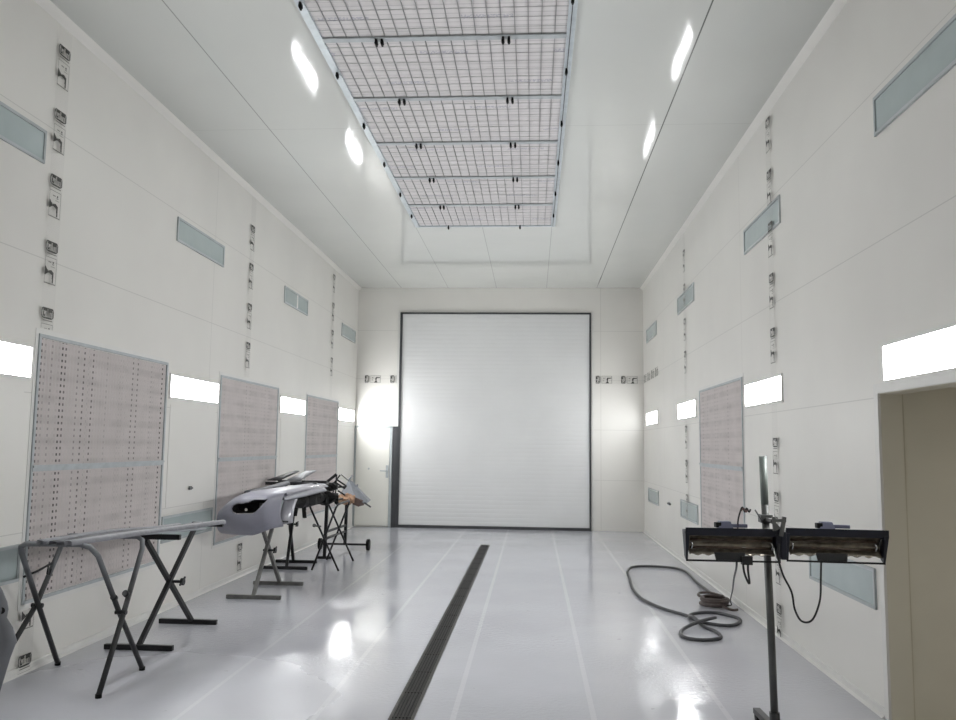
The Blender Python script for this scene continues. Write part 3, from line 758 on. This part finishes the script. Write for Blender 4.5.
for a in range(9):
    rr = []
    for k in range(14):
        th = k * 2 * PI / 14; q = .8 + .45 * rnd.random()
        rr.append(m.V((-2.90 + a * .03, 12.58 + math.cos(th) * .12 * q, .775 + math.sin(th) * .085 * q * (.7 + .3 * math.sin(a / 8 * PI)) )))
    rings.append(rr)
for a in range(8):
    for k in range(14): m.F((rings[a][k], rings[a][(k + 1) % 14], rings[a + 1][(k + 1) % 14], rings[a + 1][k]))
m.F(rings[0][::-1]); m.F(rings[-1]); tag(m.build('brown_paper', M['brown_paper']), 'crumpled brown masking paper under the grey wedge cover', 'paper')
m = MB(); m.hexa([(-2.69, 12.50, .70), (-2.60, 12.5, .665), (-2.58, 12.8, .665), (-2.67, 12.8, .70), (-2.645, 12.5, .80), (-2.555, 12.5, .75), (-2.54, 12.8, .75), (-2.63, 12.8, .80)])
m.build('paper_flap', material('dark_brown_card', (96, 78, 72), .8), gw)
lump('bumper_bracket', 'small black end cap left of the brown paper', (-2.945, 12.58, .76), (.04, .09, .075), 21)

# ------------------------------------------------------------------ grey fender at the left picture edge
fe = thing('car_fender', (-3.2, 4.6, 0), 'curved grey car fender standing at the left picture edge', 'car fender')
out = [(-2.935, .12), (-2.925, .20), (-2.875, .40), (-2.845, .49), (-2.870, .56), (-2.912, .615), (-2.905, .66), (-2.915, .70), (-2.945, .76), (-2.99, .82), (-3.06, .87), (-3.16, .90)]
rows = []
for x, z in out:
    rows.append([(x - (x + 3.42) * (k / 10), 4.58 + .10 * (k / 10) ** 2 - .05 * math.sin(k / 10 * PI), z * (1 if k < 9 else .99)) for k in range(11)])
rows.insert(0, [(r[0] - .0, r[1], .004) for r in rows[0]])
MB().sheet(rows).build('fender_skin', M['primer_fender'], fe, solid=.012)
MB().disc((-2.935, 4.572, .655), (0, 1, 0), .018, .012).build('mounting_hole', M['dark_gap'], fe)

# ------------------------------------------------------------------ infrared lamp stand
st = thing('heat_lamp_stand', (1.29, 4.72, 0), 'tall grey pole stand carrying two dark infrared heat lamps', 'heat lamp')
MB().tube([(1.331, 4.85, .12), (1.321, 4.85, .65), (1.303, 4.85, 1.30)], .0205, 14).build('pole', M['pole'], st)
MB().tube([(1.303, 4.85, 1.29), (1.297, 4.85, 1.56)], .021, 14).build('pole_sleeve', M['pole_top'], st)
MB().tube([(1.331, 4.85, .03), (1.331, 4.85, .165)], .028, 14).build('pole_socket', M['black_steel'], st)
for a in (90, 210, 330):
    c, s_ = math.cos(math.radians(a)), math.sin(math.radians(a))
    o = MB().bar((1.331, 4.85, .075), (1.331 + .38 * c, 4.85 + .38 * s_, .06), .04, .03).build('base_leg', M['black_steel'], st)
    MB().disc((1.331 + .37 * c, 4.85 + .37 * s_, .026), (-s_, c, 0), .025, .02, 16).build('castor', M['black'], o)
cl = MB().box(1.272, 1.338, 4.815, 4.885, 1.19, 1.235).build('clamp', M['pole'], st, bevel=.004)
m = MB().bar((1.305, 4.84, 1.212), (1.305, 4.70, 1.212), .018, .016).bar((1.29, 4.70, 1.215), (1.372, 4.70, 1.215), .02, .016).bar((1.365, 4.70, 1.235), (1.345, 4.70, 1.13), .016, .02).bar((1.30, 4.70, 1.21), (1.335, 4.70, 1.17), .012, .02).bar((1.305, 4.69, 1.235), (1.31, 4.69, 1.16), .012, .018)
m.tube([(1.245, 4.70, 1.215), (1.225, 4.70, 1.245), (1.21, 4.70, 1.27)], .004, 6)
m.build('bracket_arm', M['pole'], st)

def lamp_head(cx, z0, yaw, lean, skew):
    Mx = Matrix.Translation((cx, 4.70, z0)) @ Matrix.Rotation(yaw, 4, 'Z') @ Matrix.Rotation(lean, 4, 'X')
    W, H_, D = .252, .176, .10
    # housing: top hood, back, two side cheeks, thin lower bar
    m = MB(Mx)
    m.hexa([(-W, -.0, H_ - .042), (W + skew, 0, H_ - .042), (W - .02 + skew, D, H_ - .04), (-W + .02, D, H_ - .04), (-W, -.004, H_), (W + skew, -.004, H_), (W - .02 + skew, D, H_ - .006), (-W + .02, D, H_ - .006)])
    hs = m.build('lamp_head', M['navy'], st)
    m = MB(Mx)
    for sx, k in ((-1, 0), (1, skew)):
        x = sx * W + k; xb = sx * W
        th = -sx * .022
        xs = sorted
        m.hexa([(xb, -.002, 0), (xb + th * .4, -.002, 0), (xb + th * .4, .05, .02), (xb, .05, .02), (x, -.004, H_ - .03), (x + th, -.004, H_ - .03), (x + th, D, H_ - .012), (x, D, H_ - .012)])
    m.build('side_cheek', M['navy'], hs)
    MB(Mx).box(-W, W, -.004, .006, -.004, .006).build('lower_bar', M['black_steel'], hs)
    # reflector: concave, lower edge wavy, gap to the lower bar
    rows = []
    for i in range(13):
        t_ = i / 12; z = H_ - .038 - (H_ - .038 - .031) * t_; y = .012 + .062 * math.sin(t_ * PI * .85 + .25)
        rows.append([(-W + .024 + (2 * W - .045 + skew * .7) * k / 40, y + .003 * math.sin(k * 1.1), z + (.0045 * math.sin(k * 1.25) if i == 12 else 0)) for k in range(41)])
    MB(Mx).sheet(rows).build('reflector', M['reflector'], hs, solid=.002)
    MB(Mx).box(-W + .01, W - .012, .078, .084, .05, H_ - .03).build('back_plate', M['black_steel'], hs)
    MB(Mx).hexa([(-.09, .0, .002), (.06, .0, .002), (.06, .01, .002), (-.09, .01, .002), (-.098, .012, .046), (.068, .012, .046), (.068, .02, .046), (-.098, .02, .046)]).build('centre_plate', M['black_steel'], hs)
    for z in (.070, .112):
        MB(Mx).tube([(-W + .03, .035, z), (W - .03, .035, z)], .007, 10).build('heater_tube', M['heater'], hs)
    m = MB(Mx)
    for x in (-W + .034, W - .040): m.tube([(x, .018, .062), (x + .006, .012, .085), (x - .004, .014, .10)], .005, 8)
    m.build('tube_clip', M['chrome'], hs)
    m = MB(Mx)
    m.hexa([(-.07, .02, H_ - .006), (.015, .02, H_ - .006), (.015, .09, H_), (-.07, .09, H_), (-.057, .03, H_ + .036), (.0, .03, H_ + .036), (.0, .09, H_ + .038), (-.057, .09, H_ + .038)])
    m.box(-.005, .09, .025, .085, H_ + .003, H_ + .022)
    m.build('terminal_box', M['boxgrey'], hs, bevel=.003)
    MB(Mx).box(-.08, -.051, .024, .085, H_ + .002, H_ + .03).build('box_gland', M['black'], hs, bevel=.003)
    return hs
lamp_head(1.088, .992, .0, -.06, .0)
lamp_head(1.630, .998, -.09, -.06, .026)
MB().box(1.345, 1.375, 4.70, 4.76, 1.005, 1.155).box(1.335, 1.352, 4.705, 4.75, 1.02, 1.17).build('hinge_block', M['navy'], st, bevel=.004)
MB().tube(smooth_path([(1.335, 4.70, 1.09), (1.325, 4.69, 1.02), (1.345, 4.68, .93), (1.385, 4.67, .84), (1.40, 4.67, .75), (1.435, 4.67, .69), (1.49, 4.67, .70), (1.535, 4.68, .80), (1.55, 4.70, .92), (1.558, 4.71, 1.01)]), .0055, 8).build('lamp_cable', M['cable'], st)
MB().tube(smooth_path([(1.14, 4.71, 1.01), (1.147, 4.70, .93), (1.172, 4.70, .875), (1.166, 4.70, .95), (1.172, 4.71, 1.01)]), .006, 8).box(1.135, 1.19, 4.69, 4.73, .975, 1.02).build('cable_loop', M['cable'], st)
MB().tube(smooth_path([(1.125, 4.74, 1.16), (1.128, 4.74, 1.21), (1.14, 4.74, 1.255), (1.152, 4.74, 1.28), (1.165, 4.74, 1.255), (1.175, 4.74, 1.275), (1.188, 4.74, 1.255), (1.196, 4.74, 1.27)]), .0045, 7).build('loose_wire', M['cable'], st)
MB().tube(smooth_path([(1.145, 4.74, 1.26), (1.158, 4.735, 1.275), (1.17, 4.735, 1.255), (1.178, 4.735, 1.265)]), .004, 7).build('wire_end', material('faded_red_wire', (112, 86, 84), .5), st)
MB().tube(smooth_path([(1.115, 4.74, 1.01), (1.14, 4.85, .94), (1.30, 5.6, .77), (1.61, 7.0, .46), (1.90, 8.35, .15), (1.97, 8.62, .06), (1.95, 8.75, .03)]), .0058, 8).build('supply_cable', M['cable'], st)

# ------------------------------------------------------------------ hose and coil on the floor
hp = [(1.97, 9.30), (1.95, 10.26), (1.98, 11.04), (1.89, 11.42), (1.60, 11.56), (1.35, 11.47), (1.23, 11.10), (1.18, 10.44), (1.13, 9.66), (1.16, 9.06), (1.29, 8.59), (1.47, 8.25), (1.52, 8.05), (1.63, 7.89), (1.78, 7.85), (1.90, 8.01), (1.93, 8.19), (1.81, 8.41), (1.68, 8.44), (1.53, 8.33), (1.48, 8.18), (1.49, 8.00), (1.53, 7.79), (1.59, 7.60), (1.60, 7.41), (1.55, 7.30), (1.42, 7.24), (1.31, 7.28), (1.27, 7.41), (1.33, 7.65), (1.51, 7.83), (1.69, 8.03)]
hpts = [(x, y, .017 + (.033 if i in (21, 30) else .033 if i == 31 else 0)) for i, (x, y) in enumerate(hp)]
tag(MB().tube(smooth_path(hpts, 7), .0155, 10).build('air_hose', M['hose']), 'dark grey hose looped loosely across the floor by the right wall', 'hose')
m = MB(); pts = []
for k in range(5 * 28):
    a = k * 2 * PI / 28; lv = k / 28
    r = .128 + .007 * math.sin(a * .31 + 1) + .005 * math.sin(a * .77)
    pts.append((1.855 + r * math.cos(a), 8.85 + .012 * math.sin(a * .4) + r * 1.25 * math.sin(a), (.016 + lv * .015)))
m.tube(pts, .014, 8)
m.tube(smooth_path([(1.75, 8.80, .09), (1.72, 8.98, .085), (1.76, 9.10, .09), (1.86, 9.06, .10), (1.95, 8.9, .095)]), .013, 8)
m.tube(smooth_path([(1.90, 8.68, .03), (1.97, 8.60, .016), (2.03, 8.62, .016)]), .013, 8)
tag(m.build('cable_coil', M['coil']), 'brown-grey coil of cable stacked on the floor below left heat lamp', 'cable')

# ------------------------------------------------------------------ added fill light, brightens the side room walls; not a real lamp
la = bpy.data.lights.new('side_room_fill', 'AREA'); la.energy = 17; la.size = 1.2; la.color = (1.0, .97, .90)
lo = bpy.data.objects.new('side_room_fill', la); C.objects.link(lo); lo.location = (3.8, 3.2, 1.95)

# ------------------------------------------------------------------ world, camera
wd = bpy.data.worlds.new('dim_world'); S.world = wd; wd.use_nodes = True
wd.node_tree.nodes['Background'].inputs[0].default_value = (.8, .85, .9, 1); wd.node_tree.nodes['Background'].inputs[1].default_value = .02

yaw, pit, roll = .06665, .101915, -.012782
f = Vector((-math.sin(yaw) * math.cos(pit), math.cos(yaw) * math.cos(pit), math.sin(pit)))
r0 = Vector((math.cos(yaw), math.sin(yaw), 0)); d0 = -r0.cross(f)
r = math.cos(roll) * r0 + math.sin(roll) * d0; d = -math.sin(roll) * r0 + math.cos(roll) * d0
cam = bpy.data.cameras.new('camera'); co = bpy.data.objects.new('camera', cam); C.objects.link(co)
cam.sensor_width = 36; cam.lens = 36 * 835 / 956; cam.clip_start = .05
mt = Matrix.Identity(4)
for i in range(3): mt[i][0] = r[i]; mt[i][1] = -d[i]; mt[i][2] = -f[i]
mt[0][3], mt[1][3], mt[2][3] = 0, 0, 1.6
co.matrix_world = mt
S.camera = co
S.view_settings.view_transform = 'Standard'
S.view_settings.look = 'None'
S.view_settings.exposure = 0.0
S.cycles.max_bounces = 14; S.cycles.diffuse_bounces = 10
